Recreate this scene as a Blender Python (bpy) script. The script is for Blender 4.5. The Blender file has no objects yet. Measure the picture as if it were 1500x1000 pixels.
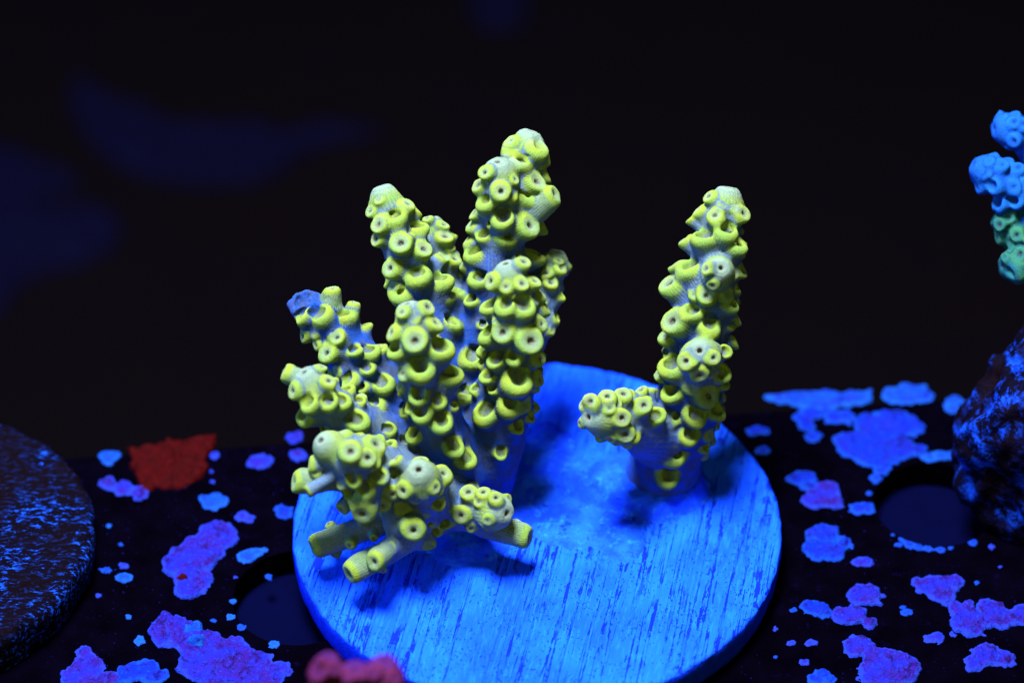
import bpy, bmesh, math, random
import numpy as np
from mathutils import Matrix, Vector

random.seed(7)
rng = np.random.default_rng(11)
scn = bpy.context.scene
col = scn.collection

# ------------------------------------------------------------------ scale and view frame
# lengths are worked out in "u" (0.056 mm); the frag disc has a radius of 357 u = 20 mm
S = 5.6e-5
DP = 4464.0                      # camera distance in u (25 cm)
ELEV = math.radians(40.8)
RT = np.array([1.0, 0, 0])
UP = np.array([0, math.sin(ELEV), math.cos(ELEV)])
TW = np.array([0, -math.cos(ELEV), math.sin(ELEV)])
ORG = np.array([37.0, -265.0, 0.0])
DISC_R, DISC_T = 357.0, 56.0
SHELF_Z = -DISC_T
TANK_Z = -1500.0

def V2W(x, y, d):                # view-aligned frame -> world (u)
    return (x - ORG[0]) * RT + (y - ORG[1]) * UP + (d - ORG[2]) * TW
def P(px, py, d):                # a point d u in front of the disc-centre plane
    k = 1 - d / DP
    return V2W((px - 750) * k, (500 - py) * k, d)
CAMW = V2W(0, 0, DP)
def G(px, py, z):                # a point on the level z
    t = P(px, py, 0) - CAMW
    return CAMW + t * ((z - CAMW[2]) / t[2])
def proj(w):
    w = np.asarray(w) - CAMW
    dep = -(w @ TW)
    return 750 + (w @ RT) / dep * DP, 500 - (w @ UP) / dep * DP, DP - dep

# ------------------------------------------------------------------ camera
cam = bpy.data.cameras.new('camera')
camo = bpy.data.objects.new('camera', cam)
col.objects.link(camo)
M = Matrix.Identity(4)
for i in range(3):
    M[i][0], M[i][1], M[i][2], M[i][3] = RT[i], UP[i], TW[i], CAMW[i] * S
camo.matrix_world = M
cam.sensor_width = 36
cam.lens = 36 * DP / 1500
cam.clip_start = 0.005
cam.clip_end = 5
cam.dof.use_dof = True
cam.dof.focus_distance = (DP - 120) * S
cam.dof.aperture_fstop = 18
scn.camera = camo

# ------------------------------------------------------------------ water glow, lamps and an added fill
world = bpy.data.worlds.new('World')
scn.world = world
world.use_nodes = True
bg = world.node_tree.nodes['Background']
bg.inputs[0].default_value = (0.004, 0.06, 1.0, 1)
bg.inputs[1].default_value = 0.045

def lamp(name, pos, target, size, power, color):
    l = bpy.data.lights.new(name, 'AREA')
    l.shape = 'DISK'; l.size = size; l.energy = power; l.color = color
    o = bpy.data.objects.new(name, l); col.objects.link(o)
    p = Vector(pos); o.location = p
    o.rotation_euler = (Vector(target) - p).to_track_quat('-Z', 'Y').to_euler()
    return o
lamp('reef_lamp', (-0.034, -0.008, 0.25), (0.0, -0.004, 0.0), 0.075, 3.5, (1.0, 0.98, 0.95))
lamp('blue_lamp', (-0.22, -0.05, 0.11), (0, 0.0, 0.01), 0.12, 0.60, (0.12, 0.32, 1.0))

lamp('added_front_fill', (0.03, -0.26, 0.20), (0, 0.0, 0.012), 0.16, 0.33, (1.0, 0.95, 0.16))  # added yellowish fill, no real lamp here: lifts the shadows on the corals

scn.view_settings.view_transform = 'Standard'
scn.view_settings.look = 'None'
scn.view_settings.exposure = 0
scn.view_settings.gamma = 1
scn.view_settings.use_curve_mapping = False
scn.render.engine = 'CYCLES'
import time; T0 = time.time()

# ------------------------------------------------------------------ helpers
def tag(o, label=None, cat=None, group=None, kind=None):
    for k, v in (('label', label), ('category', cat), ('group', group), ('kind', kind)):
        if v: o[k] = v
    return o
def empty(name, loc=(0, 0, 0)):
    o = bpy.data.objects.new(name, None); col.objects.link(o)
    o.empty_display_size = 0.005; o.location = loc
    return o
def link(name, me, mat, parent=None):
    o = bpy.data.objects.new(name, me); col.objects.link(o)
    if mat and not me.materials: me.materials.append(mat)
    if parent: o.parent = parent
    return o
def np_mesh(name, v, quads, normals=None, attrs=None, smooth=True):
    me = bpy.data.meshes.new(name)
    v = np.asarray(v, dtype=np.float32); quads = np.asarray(quads, dtype=np.int32)
    n = quads.shape[1]
    me.vertices.add(len(v)); me.vertices.foreach_set('co', v.ravel())
    me.loops.add(quads.size); me.loops.foreach_set('vertex_index', quads.ravel())
    me.polygons.add(len(quads))
    me.polygons.foreach_set('loop_start', np.arange(0, quads.size, n, dtype=np.int32))
    me.update(calc_edges=True)
    me.polygons.foreach_set('use_smooth', np.full(len(quads), smooth))
    for k, a in (attrs or {}).items():
        at = me.attributes.new(k, 'FLOAT', 'POINT'); at.data.foreach_set('value', np.asarray(a, dtype=np.float32))
    if normals is not None: me.normals_split_custom_set_from_vertices(normals.tolist())
    return me

def hash3(ix, iy, iz, seed):
    h = (ix * 374761393 + iy * 668265263 + iz * 2147483647 + seed * 1442695041) & 0xffffffff
    h = ((h ^ (h >> 13)) * 1274126177) & 0xffffffff
    h = ((h ^ (h >> 16)) * 2246822519) & 0xffffffff
    return ((h ^ (h >> 15)) & 0xffff) / 65535.0
def vnoise(p, seed=0):
    p = np.asarray(p, dtype=np.float64)
    i = np.floor(p).astype(np.int64); f = p - i; f = f * f * (3 - 2 * f)
    r = 0
    for dx in (0, 1):
        for dy in (0, 1):
            for dz in (0, 1):
                w = (f[:, 0] if dx else 1 - f[:, 0]) * (f[:, 1] if dy else 1 - f[:, 1]) * (f[:, 2] if dz else 1 - f[:, 2])
                r = r + w * hash3(i[:, 0] + dx, i[:, 1] + dy, i[:, 2] + dz, seed)
    return r * 2 - 1
def fbm(p, oct=4, seed=0):
    p = np.asarray(p, dtype=np.float64); r = 0; a = 1.0
    for k in range(oct):
        r = r + a * vnoise(p * 2 ** k + 17.3 * k, seed + k); a *= 0.5
    return r
def sstep(a, b, x):
    t = np.clip((x - a) / (b - a), 0, 1); return t * t * (3 - 2 * t)
def smin(a, b, k):
    h = np.maximum(k - np.abs(a - b), 0) / k
    return np.minimum(a, b) - h * h * k * 0.25
def smax(a, b, k): return -smin(-a, -b, k)
def nrm(v):
    v = np.asarray(v, dtype=float); return v / (np.linalg.norm(v) + 1e-9)

# ------------------------------------------------------------------ node helpers
class NT:
    def __init__(self, name):
        self.m = bpy.data.materials.new(name); self.m.use_nodes = True
        self.t = self.m.node_tree; self.b = self.t.nodes['Principled BSDF']
        self.b.inputs['Specular IOR Level'].default_value = 0.02
        self.b.inputs['Roughness'].default_value = 0.75
    def n(self, typ, **kw):
        o = self.t.nodes.new(typ)
        for k, v in kw.items(): setattr(o, k, v)
        return o
    def l(self, a, b): self.t.links.new(a, b)
    def put(self, sock, v):
        if hasattr(v, 'is_output'): self.l(v, sock)
        elif v is not None: sock.default_value = v
    def math(self, op, a, b=None, c=None, clamp=False):
        o = self.n('ShaderNodeMath', operation=op, use_clamp=clamp)
        for s, v in zip(o.inputs, (a, b, c)): self.put(s, v)
        return o.outputs[0]
    def coords(self, scale=(1, 1, 1), rotz=0.0):      # object space in u
        tc = self.n('ShaderNodeTexCoord'); mp = self.n('ShaderNodeMapping')
        rot = self.n('ShaderNodeVectorRotate', rotation_type='Z_AXIS')
        self.l(tc.outputs['Object'], rot.inputs['Vector']); rot.inputs['Angle'].default_value = rotz
        self.l(rot.outputs[0], mp.inputs['Vector'])
        mp.inputs['Scale'].default_value = [s / S for s in scale]
        return mp.outputs[0]
    def noise(self, vec, scale, detail=3, rough=0.55, dist=0.0):
        o = self.n('ShaderNodeTexNoise'); self.l(vec, o.inputs['Vector'])
        o.inputs['Scale'].default_value = scale; o.inputs['Detail'].default_value = detail
        o.inputs['Roughness'].default_value = rough; o.inputs['Distortion'].default_value = dist
        return o.outputs['Fac']
    def ramp(self, fac, a, b, lo=0.0, hi=1.0):
        o = self.n('ShaderNodeMapRange', interpolation_type='SMOOTHSTEP')
        self.put(o.inputs[0], fac)
        for i, v in enumerate((a, b, lo, hi)): o.inputs[i + 1].default_value = v
        return o.outputs[0]
    def mix(self, fac, a, b, blend='MIX'):
        o = self.n('ShaderNodeMix', data_type='RGBA', blend_type=blend)
        self.put(o.inputs[0], fac)
        for s, v in ((o.inputs[6], a), (o.inputs[7], b)):
            self.put(s, tuple(v) + (1,) if isinstance(v, (tuple, list)) and len(v) == 3 else v)
        return o.outputs[2]
    def attr(self, name): 
        o = self.n('ShaderNodeAttribute', attribute_name=name); return o.outputs['Fac']
    def bump(self, h, dist_u, strength=1.0, normal=None):
        o = self.n('ShaderNodeBump'); o.inputs['Distance'].default_value = dist_u * S
        o.inputs['Strength'].default_value = strength; self.l(h, o.inputs['Height'])
        if normal: self.l(normal, o.inputs['Normal'])
        return o.outputs[0]
    def color(self, c): self.put(self.b.inputs['Base Color'], c)
    def normal(self, nn): self.l(nn, self.b.inputs['Normal'])

def coral_material(name, base, base2, rim, rim2, cup, pale, ridges=True, sss=0.6):
    m = NT(name)
    v = m.coords()
    yel, cu, pa = m.attr('rim_tint'), m.attr('cup'), m.attr('pale')
    n1 = m.noise(v, 0.035, 3); n2 = m.noise(v, 0.45, 2)
    b = m.mix(m.ramp(n1, 0.35, 0.65), base, base2)
    r = m.mix(m.ramp(n1, 0.3, 0.7), rim, rim2)
    # costae: fine ribs that run up every corallite
    sp = m.n('ShaderNodeSeparateXYZ'); m.l(v, sp.inputs[0])
    ang = m.math('ARCTAN2', sp.outputs[1], sp.outputs[0])
    rib = m.math('SINE', m.math('MULTIPLY_ADD', ang, 30.0, m.math('MULTIPLY', n1, 3.0)))
    rib01 = m.math('MULTIPLY_ADD', rib, 0.5, 0.5)
    y2 = m.math('ADD', yel, m.math('MULTIPLY', m.math('MULTIPLY_ADD', rib01, 1.0, -0.5), 0.22 if ridges else 0.0))
    y2 = m.math('ADD', y2, m.math('MULTIPLY_ADD', n2, 0.36, -0.18))
    y2 = m.ramp(y2, 0.05, 0.95)
    c = m.mix(y2, b, r)
    c = m.mix(m.math('MULTIPLY', pa, 0.75), c, pale)
    c = m.mix(m.math('MULTIPLY', cu, 0.8), c, cup)
    speck = m.math('MULTIPLY_ADD', n2, 0.5, 0.75)
    c = m.mix(1.0, c, speck, 'MULTIPLY')
    m.color(c)
    outer = m.math('SUBTRACT', 1.0, m.math('MAXIMUM', cu, m.math('MULTIPLY', pa, 0.85)), clamp=True)
    h = m.math('MULTIPLY', rib, m.math('MULTIPLY', outer, 0.27 if ridges else 0.0))
    h = m.math('ADD', h, m.math('MULTIPLY_ADD', n2, 1.6, m.math('MULTIPLY', m.noise(v, 0.14, 3), 3.0)))
    m.normal(m.bump(h, 0.8, 0.6))
    m.b.inputs['Subsurface Weight'].default_value = sss
    m.b.inputs['Subsurface Radius'].default_value = (1.0, 1.0, 0.8)
    m.b.inputs['Subsurface Scale'].default_value = 12 * S
    m.b.inputs['Sheen Weight'].default_value = 0.0
    return m.m

YEL = coral_material('yellow_coral_tissue', (0.007, 0.040, 0.26), (0.023, 0.038, 0.090), (0.128, 0.186, 0.022), (0.090, 0.170, 0.040),
                     (0.066, 0.064, 0.064), (0.100, 0.156, 0.175))
BLU = coral_material('blue_coral_tissue', (0.002, 0.028, 0.24), (0.002, 0.02, 0.20), (0.004, 0.055, 0.30), (0.006, 0.07, 0.30),
                     (0.004, 0.02, 0.12), (0.004, 0.04, 0.30), sss=0.1)
GRN = coral_material('green_coral_tissue', (0.002, 0.03, 0.05), (0.006, 0.035, 0.02), (0.02, 0.10, 0.05), (0.01, 0.07, 0.09),
                     (0.02, 0.02, 0.03), (0.004, 0.06, 0.12), sss=0.1)
RED = coral_material('red_coral_tissue', (0.050, 0.005, 0.012), (0.035, 0.004, 0.018), (0.055, 0.006, 0.015), (0.04, 0.007, 0.05),
                     (0.025, 0.004, 0.04), (0.03, 0.007, 0.09), sss=0.1)

# ------------------------------------------------------------------ coral engine
# A colony is a smooth union of tapering branches and the corallites (cups) that sit on them, meshed
# once so that the tissue flows over everything, then cut into one mesh for each branch and corallite.
class Colony:
    def __init__(self, h=1.9):
        self.h = h; self.br = []; self.co = []
    def branch(self, pts, tip=None, k=17.0):
        """pts: (px, py, d, r) from the tip down; tip = radius of the axial corallite"""
        W = [P(*q[:3]) for q in pts]; R = [q[3] * (1 - q[2] / DP) for q in pts]
        # resample as a smooth curve
        W = np.array(W); R = np.array(R); n = len(W)
        t = np.linspace(0, n - 1, (n - 1) * 4 + 1)
        def cr(A):
            A2 = np.concatenate([[2 * A[0] - A[1]], A, [2 * A[-1] - A[-2]]])
            out = []
            for x in t:
                i = min(int(x), n - 2); f = x - i
                a, b, c, d = A2[i], A2[i + 1], A2[i + 2], A2[i + 3]
                out.append(0.5 * ((2 * b) + (-a + c) * f + (2 * a - 5 * b + 4 * c - d) * f * f + (-a + 3 * b - 3 * c + d) * f ** 3))
            return np.array(out)
        W2, R2 = cr(W), cr(R)
        tan = np.gradient(W2, axis=0); tan = -tan / np.linalg.norm(tan, axis=1)[:, None]   # towards the tip
        b = dict(W=W2, R=R2, T=tan, k=k); self.br.append(b)
        i = len(self.br) - 1
        if tip:
            a = tan[0]
            self.add(i, W2[0] - a * tip * 1.0, W2[0] + a * tip * 0.9, tip, a, 'A')
        return i
    def add(self, bi, B, C, r, t, typ):
        a = nrm(C - B); l = np.linalg.norm(C - B)
        if typ == 'L':
            rad = nrm(a - t * (a @ t)) if abs(a @ t) < 0.97 else a
            n = nrm(rad * 0.50 + t * 0.85 + rng.normal(size=3) * 0.10)
        elif typ == 'A': n = a
        else: n = nrm(a + 0.28 * (t - a * (a @ t)) + rng.normal(size=3) * 0.10)
        self.co.append(dict(b=bi, B=B, C=C, r=r, a=a, l=l, n=n, t=t, typ=typ, j=rng.uniform(-1, 1)))
    def cups(self, bi, lst, typ='T', stick=0.85):
        b = self.br[bi]
        for q in lst:
            px, py, r = q[:3]; ty = q[3] if len(q) > 3 else typ; r = r * (1.29 if ty == 'L' else 1.19)
            st = q[4] if len(q) > 4 else (0.85 if ty == 'L' else 1.1)
            best = None
            X, Y, D = proj(b['W'])
            for i in range(len(X)):
                kk = 1 - D[i] / DP
                s = math.hypot(px - X[i], py - Y[i]) * kk
                Rr = b['R'][i] + r * st
                if s < Rr: d = D[i] + math.sqrt(Rr * Rr - s * s); pen = 0
                else: d = D[i]; pen = (s - Rr) / 10
                C = P(px, py, d); dirv = nrm(C - b['W'][i])
                sc = pen + abs(dirv @ b['T'][i] - 0.25)
                if best is None or sc < best[0]: best = (sc, i, C)
            _, i, C = best
            rr = r * (1 - proj(C)[2] / DP)
            # start the cup a little down the branch so that it leans tipwards
            B = b['W'][i] - b['T'][i] * (rr * (1.75 if ty == 'L' else 0.8))
            if ty == 'L': C = C + b['T'][i] * rr * 0.15
            self.add(bi, B, C, rr, b['T'][i], ty)
    def tube(self, bi, p0, p1, r, typ='A'):
        B, C = P(*p0), P(*p1); self.add(bi, B, C, r * (1 - p1[2] / DP), nrm(C - B), typ); self.co[-1]['long'] = True
    def infill(self, bi, n, rr=(8, 12), upto=0.75):
        """small young corallites in the gaps between the large ones"""
        b = self.br[bi]; tries = 0
        while n > 0 and tries < 500:
            tries += 1
            i = rng.integers(1, max(2, int(len(b['W']) * upto))); r = rng.uniform(*rr)
            v = rng.normal(size=3); T = b['T'][i]; v = nrm(v - T * (v @ T))
            if v @ TW < -0.3: continue
            ty = 'L' if rng.random() < 0.65 else 'T'
            a = nrm(v + 0.3 * T); C = b['W'][i] + a * (b['R'][i] + r * 0.7)
            if C[2] < 15 or any(np.linalg.norm(C - c['C']) < (r + c['r']) * 0.92 for c in self.co): continue
            if any(np.any(np.linalg.norm(C - o['W'], axis=1) < o['R'] + 2) for k, o in enumerate(self.br) if k != bi): continue
            self.add(bi, b['W'][i] - T * r * 1.6, C, r, T, ty); n -= 1
    def backfill(self, bi, n, rr=(10, 15)):
        """corallites on the sides turned away from the camera"""
        b = self.br[bi]; tries = 0
        while n > 0 and tries < 400:
            tries += 1
            i = rng.integers(1, max(2, int(len(b['W']) * 0.8))); r = rng.uniform(*rr)
            v = rng.normal(size=3); T = b['T'][i]; v = nrm(v - T * (v @ T))
            if v @ TW > -0.25: continue
            a = nrm(v + 0.3 * T); C = b['W'][i] + a * (b['R'][i] + r * 0.8)
            if C[2] < 15 or any(np.linalg.norm(C - c['C']) < (r + c['r']) * 1.0 for c in self.co): continue
            self.add(bi, b['W'][i] - T * r * .4, C, r, T, 'L' if rng.random() < 0.5 else 'T'); n -= 1
    # --- distance fields
    def d_branch(self, b, p):
        out = np.full(len(p), 1e3, dtype=np.float32)
        W, R = b['W'].astype(np.float32), b['R'].astype(np.float32); p = p.astype(np.float32)
        for i in range(len(W) - 1):
            ab = W[i + 1] - W[i]; L2 = ab @ ab
            t = np.clip(((p - W[i]) @ ab) / L2, 0, 1)
            q = p - W[i] - t[:, None] * ab
            d = np.sqrt(np.einsum('ij,ij->i', q, q)) - (R[i] + (R[i + 1] - R[i]) * t)
            out = np.minimum(out, d)
        return out
    def from_tip(self, b, p):
        W = b['W']; best = np.full(len(p), 1e9); out = np.zeros(len(p)); acc = 0.0
        for i in range(len(W) - 1):
            ab = W[i + 1] - W[i]; L = np.linalg.norm(ab)
            t = np.clip(((p - W[i]) @ ab) / (L * L), 0, 1)
            d = np.linalg.norm(p - W[i] - t[:, None] * ab, axis=1); mk = d < best
            best[mk] = d[mk]; out[mk] = acc + t[mk] * L; acc += L
        return out
    def d_cup(self, c, p):
        q = p - c['B']; h = q @ c['a']
        rad = np.linalg.norm(q - h[:, None] * c['a'], axis=1)
        r, l = c['r'], c['l']
        f = np.clip((h - (l - 2.2 * r)) / (2.2 * r), 0, 1)
        base = 0.95 if c['typ'] == 'L' else (1.02 if c.get('long') else 0.86)
        R = r * (base + (1 - base) * f * f)
        if c['typ'] == 'A': R = r * (1.10 + 0.30 * (1 - np.clip(h / l, 0, 1)))
        d = (rad - R) * 0.97
        d = smax(d, (p - c['C']) @ c['n'], r * (1.9 if c['typ'] == 'A' else 0.75))
        return np.maximum(d, -h - 4)
    def d_hole(self, c, p):
        r = c['r']
        if c['typ'] == 'L':
            # an open scoop: only the lip on the side away from the tip stands
            rad = nrm(c['a'] - c['t'] * (c['a'] @ c['t']))
            o = c['C'] + c['t'] * r * 0.25 - rad * r * 0.12
            ax = nrm(c['n'])
            q = p - (o - ax * r * 0.42); t = np.clip(q @ ax, 0, 1.3 * r); q = q - t[:, None] * ax
            inw = nrm(rad - ax * (rad @ ax)); u = np.clip(q @ inw, -0.8 * r, 0)
            return np.linalg.norm(q - u[:, None] * inw, axis=1) - r * (0.47 + 0.05 * c['j'])
        n = c['n']
        if c['typ'] == 'A':
            q = p - (c['C'] + n * r * 1.55); d1 = np.linalg.norm(q, axis=1) - r * 1.66
            rr, dep = 0.17, 0.45
        else:
            q = p - (c['C'] + n * r * (0.62 - 0.06 * c['j'])); d1 = np.linalg.norm(q, axis=1) - r * 0.82
            rr, dep = 0.19, 0.40
        q = p - (c['C'] - n * r * dep); t = np.clip(q @ n, 0, 2 * r)
        d2 = np.linalg.norm(q - t[:, None] * n, axis=1) - r * rr
        return smin(d1, d2, r * 0.2)
    def build(self, root_name, label, cat, mat, base_at, matf=None, floor_z=None, group=None):
        h = self.h
        lo = np.min([np.min(b['W'] - b['R'][:, None], axis=0) for b in self.br] + [c['C'] - 1.6 * c['r'] for c in self.co], axis=0) - 8
        hi = np.max([np.max(b['W'] + b['R'][:, None], axis=0) for b in self.br] + [c['C'] + 1.6 * c['r'] for c in self.co], axis=0) + 8
        if floor_z is not None: lo[2] = max(lo[2], floor_z)
        dim = np.ceil((hi - lo) / h).astype(int) + 1
        F = np.full(dim, 40.0, dtype=np.float32)
        def box(a, b):
            i0 = np.maximum(np.floor((a - lo) / h).astype(int), 0); i1 = np.minimum(np.ceil((b - lo) / h).astype(int) + 1, dim)
            if np.any(i1 <= i0): return None
            g = np.meshgrid(*[np.arange(i0[k], i1[k]) * h + lo[k] for k in range(3)], indexing='ij')
            return tuple(slice(i0[k], i1[k]) for k in range(3)), np.stack(g, -1).reshape(-1, 3).astype(np.float32)
        for b in self.br:
            W, R = b['W'], b['R']; mm = R.max() + 24
            ba = np.clip(np.floor((W.min(0) - mm - lo) / h).astype(int), 0, dim); bb = np.clip(np.ceil((W.max(0) + mm - lo) / h).astype(int) + 1, 0, dim)
            H = np.full(bb - ba, 40.0, dtype=np.float32)
            for i in range(len(W) - 1):
                m = max(R[i], R[i + 1]) + 22
                bx = box(np.minimum(W[i], W[i + 1]) - m, np.maximum(W[i], W[i + 1]) + m)
                if bx is None: continue
                sl, p = bx
                d = self.d_branch(dict(W=W[i:i + 2], R=R[i:i + 2]), p)
                sl = tuple(slice(q.start - ba[k], q.stop - ba[k]) for k, q in enumerate(sl))
                H[sl] = np.minimum(H[sl], d.reshape(H[sl].shape))
            sl = tuple(slice(ba[k], bb[k]) for k in range(3))
            F[sl] = smin(F[sl], H, np.float32(b['k']))
        for types in (('L',), ('T', 'A')):
            Gc = np.full(dim, 30.0, dtype=np.float32)
            for c in self.co:
                if c['typ'] not in types: continue
                m = c['r'] * 1.15 + 9
                bx = box(np.minimum(c['B'], c['C']) - m, np.maximum(c['B'], c['C']) + m)
                if bx is None: continue
                sl, p = bx
                d = self.d_cup(c, p)
                if c['typ'] == 'T': d = smax(d, -self.d_hole(c, p), 0.28 * c['r'])
                Gc[sl] = smin(Gc[sl], d.reshape(F[sl].shape), max(2.5, 0.18 * c['r']))
            F = smin(F, Gc, np.float32(11.0)); del Gc
            for c in self.co:
                if c['typ'] not in types or c['typ'] == 'T': continue
                m = c['r'] * 2.2
                bx = box(c['C'] - m, c['C'] + m)
                if bx is None: continue
                sl, p = bx
                d = self.d_hole(c, p)
                if c['typ'] == 'L': d = np.maximum(d, self.d_cup(c, p) - 0.30 * c['r'])
                d = d.reshape(F[sl].shape)
                F[sl] = smax(F[sl], -d, (0.34 if c['typ'] == 'L' else 0.26) * c['r'])
        for cc_, rc in getattr(self, 'carve', []):
            bx = box(cc_ - rc - 8, cc_ + rc + 8); sl, p = bx
            d = np.linalg.norm(p - cc_, axis=1) - rc + 3.5 * fbm(p / 9.0, 3, 77)
            F[sl] = smax(F[sl], -d.reshape(F[sl].shape).astype(np.float32), 3.0)
        # cut open where it meets the disc
        F[:, :, 0] = np.maximum(F[:, :, 0], 0.5)
        # --- surface nets
        neg = F < 0
        cell = np.zeros(np.array(dim) - 1, dtype=np.uint8)
        for dx in (0, 1):
            for dy in (0, 1):
                for dz in (0, 1):
                    cell += neg[dx:dim[0] - 1 + dx, dy:dim[1] - 1 + dy, dz:dim[2] - 1 + dz]
        act = np.argwhere((cell > 0) & (cell < 8))
        del cell
        idx = np.full(np.array(dim) - 1, -1, dtype=np.int32)
        idx[act[:, 0], act[:, 1], act[:, 2]] = np.arange(len(act))
        acc = np.zeros((len(act), 3)); cnt = np.zeros(len(act))
        cs = [(dx, dy, dz) for dx in (0, 1) for dy in (0, 1) for dz in (0, 1)]
        val = {c: F[act[:, 0] + c[0], act[:, 1] + c[1], act[:, 2] + c[2]] for c in cs}
        for c in cs:
            for ax in range(3):
                if c[ax] == 0:
                    c2 = list(c); c2[ax] = 1; c2 = tuple(c2)
                    a, b = val[c], val[c2]; cr = (a < 0) != (b < 0)
                    t = np.where(cr, a / np.where(cr, a - b, 1), 0)
                    pos = np.tile(np.array(c, dtype=float), (len(act), 1)); pos[:, ax] = t
                    acc += np.where(cr[:, None], pos, 0); cnt += cr
        loc = acc / cnt[:, None]
        # smooth normals from the gradient of the field at the vertex
        gr = np.zeros((len(act), 3))
        for c in cs:
            w = np.ones(len(act))
            for ax in range(3): w = w * (loc[:, ax] if c[ax] else 1 - loc[:, ax])
            ii = act + np.array(c)
            for ax in range(3):
                i1 = ii.copy(); i1[:, ax] = np.minimum(i1[:, ax] + 1, dim[ax] - 1)
                i0 = ii.copy(); i0[:, ax] = np.maximum(i0[:, ax] - 1, 0)
                gr[:, ax] += w * (F[i1[:, 0], i1[:, 1], i1[:, 2]] - F[i0[:, 0], i0[:, 1], i0[:, 2]])
        N = gr / (np.linalg.norm(gr, axis=1)[:, None] + 1e-9)
        Vt = lo + (act + loc) * h
        quads = []
        for ax in range(3):
            o1, o2 = [(1, 2), (2, 0), (0, 1)][ax]
            s0 = [slice(None)] * 3; s1 = [slice(None)] * 3
            s0[ax] = slice(0, -1); s1[ax] = slice(1, None)
            n0, n1 = neg[tuple(s0)], neg[tuple(s1)]
            e = np.argwhere(n0 != n1)
            ok = (e[:, o1] > 0) & (e[:, o2] > 0) & (e[:, o1] < dim[o1] - 1) & (e[:, o2] < dim[o2] - 1)
            e = e[ok]; fl = n0[e[:, 0], e[:, 1], e[:, 2]]
            def at(a, b):
                k = e.copy(); k[:, o1] -= a; k[:, o2] -= b
                return idx[k[:, 0], k[:, 1], k[:, 2]]
            q = np.stack([at(1, 1), at(0, 1), at(0, 0), at(1, 0)], 1)
            q[~fl] = q[~fl][:, ::-1]
            quads.append(q)
        quads = np.concatenate(quads); quads = quads[np.all(quads >= 0, axis=1)]
        # --- which branch and which cup owns each vertex, and its pigment
        nb, nc, nv = len(self.br), len(self.co), len(Vt)
        bd = np.full(nv, 1e3); bl = np.zeros(nv, dtype=int); young = np.zeros(nv)
        for i, b in enumerate(self.br):
            mm = b['R'].max() + 45
            nb_ = np.where(np.all((Vt > b['W'].min(0) - mm) & (Vt < b['W'].max(0) + mm), axis=1))[0]
            if len(nb_) == 0: continue
            d = self.d_branch(b, Vt[nb_]); mk = nb_[d < bd[nb_]]; bd[mk] = d[d < bd[nb_]]; bl[mk] = i
            young[mk] = b.get('young', 1.0) * sstep(250, 15, self.from_tip(b, Vt[mk]))
        cd = np.full(nv, 1e3); cl = np.full(nv, -1); tint = np.zeros(nv); cup = np.zeros(nv); pale = np.zeros(nv)
        for i, c in enumerate(self.co):
            near = np.where(np.linalg.norm(Vt - (c['B'] + c['C']) / 2, axis=1) < c['l'] / 2 + c['r'] * 1.3 + 4)[0]
            if len(near) == 0: continue
            p = Vt[near]; d = self.d_cup(c, p); hd = self.d_hole(c, p); r = c['r']
            inhole = (hd < 0.12 * r) & (d < 2.5)
            eff = np.where(inhole, d - 0.5 * r, d)
            mk = eff < cd[near]
            k = near[mk]; cd[k] = eff[mk]; cl[k] = i
            hh = (p[mk] - c['C']) @ c['n'] / r; ha = ((p[mk] - c['B']) @ c['a'] - c['l']) / r
            dd = np.maximum(d[mk], 0) / r
            if c['typ'] == 'A':
                tint[k] = 0.25 + 0.65 * sstep(-2.6, -0.6, ha); pale[k] = 1.0 * sstep(-1.2, -0.25, ha)
                cup[k] = sstep(-0.05, -0.3, (p[mk] - c['C']) @ c['n'] / r) * sstep(0.15 * r, 0, hd[mk])
            elif c['typ'] == 'T':
                tint[k] = (0.42 * sstep(-2.2, -0.6, ha) + 0.58 * sstep(-0.95, -0.3, ha)) * sstep(0.5, 0.0, dd)
                if c.get('long'): tint[k] = np.maximum(tint[k], 0.62 * sstep(-5.5, -1.2, ha) * sstep(0.6, 0.0, dd))
                pale[k] = 0.55 * sstep(0.26 * r, 0.0, hd[mk])
                cup[k] = sstep(-0.12, -0.34, hh) * sstep(0.16 * r, 0.02 * r, hd[mk])
            else:
                tint[k] = sstep(-1.5, -0.15, hh) * sstep(0.5, 0.0, dd) * sstep(-1.7, -0.5, ha)
                cup[k] = 0.5 * sstep(-0.3, -0.8, hh) * sstep(0.16 * r, 0.02 * r, hd[mk])
        # slight unevenness of the living skin
        Vt = Vt + N * (1.5 * fbm(Vt / 26.0, 2, 3) + 0.5 * fbm(Vt / 8.0, 2, 8))[:, None] * sstep(0.5, 0.0, cup)[:, None]
        isc = (cl >= 0) & (cd < bd)
        fade = sstep(6, 0, cd - bd)          # soft hand-over of pigment to the branch skin
        tint *= fade; cup *= fade; pale *= fade; tint = np.maximum(tint, 0.34 * young); pale = np.maximum(pale, 0.5 * young * sstep(0.75, 0.2, tint))
        owner = np.where(isc, cl + nb, bl)
        fo = owner[quads[:, 0]]
        # --- objects
        root = empty(root_name, Vector(base_at) * S); tag(root, label, cat, group)
        rootM = Matrix.Translation(Vector(base_at) * S)
        parents = []
        order = np.argsort(fo, kind='stable'); fs = fo[order]
        for k in range(nb + nc):
            a, b_ = np.searchsorted(fs, k), np.searchsorted(fs, k, 'right')
            if k < nb:
                o3 = Vector(self.br[k]['W'][-1]) * S; rot = Vector(self.br[k]['T'][0]).to_track_quat('Z', 'Y')
                mt = mat if not matf else matf(k)
            else:
                c = self.co[k - nb]; o3 = Vector(c['B']) * S; rot = Vector(c['a']).to_track_quat('Z', 'Y')
                mt = mat if not matf else matf(c['b'])
            MW = Matrix.Translation(o3) @ rot.to_matrix().to_4x4()
            if b_ - a < (1 if k < nb else 6):
                if k < nb: parents.append((None, None))
                continue
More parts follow.
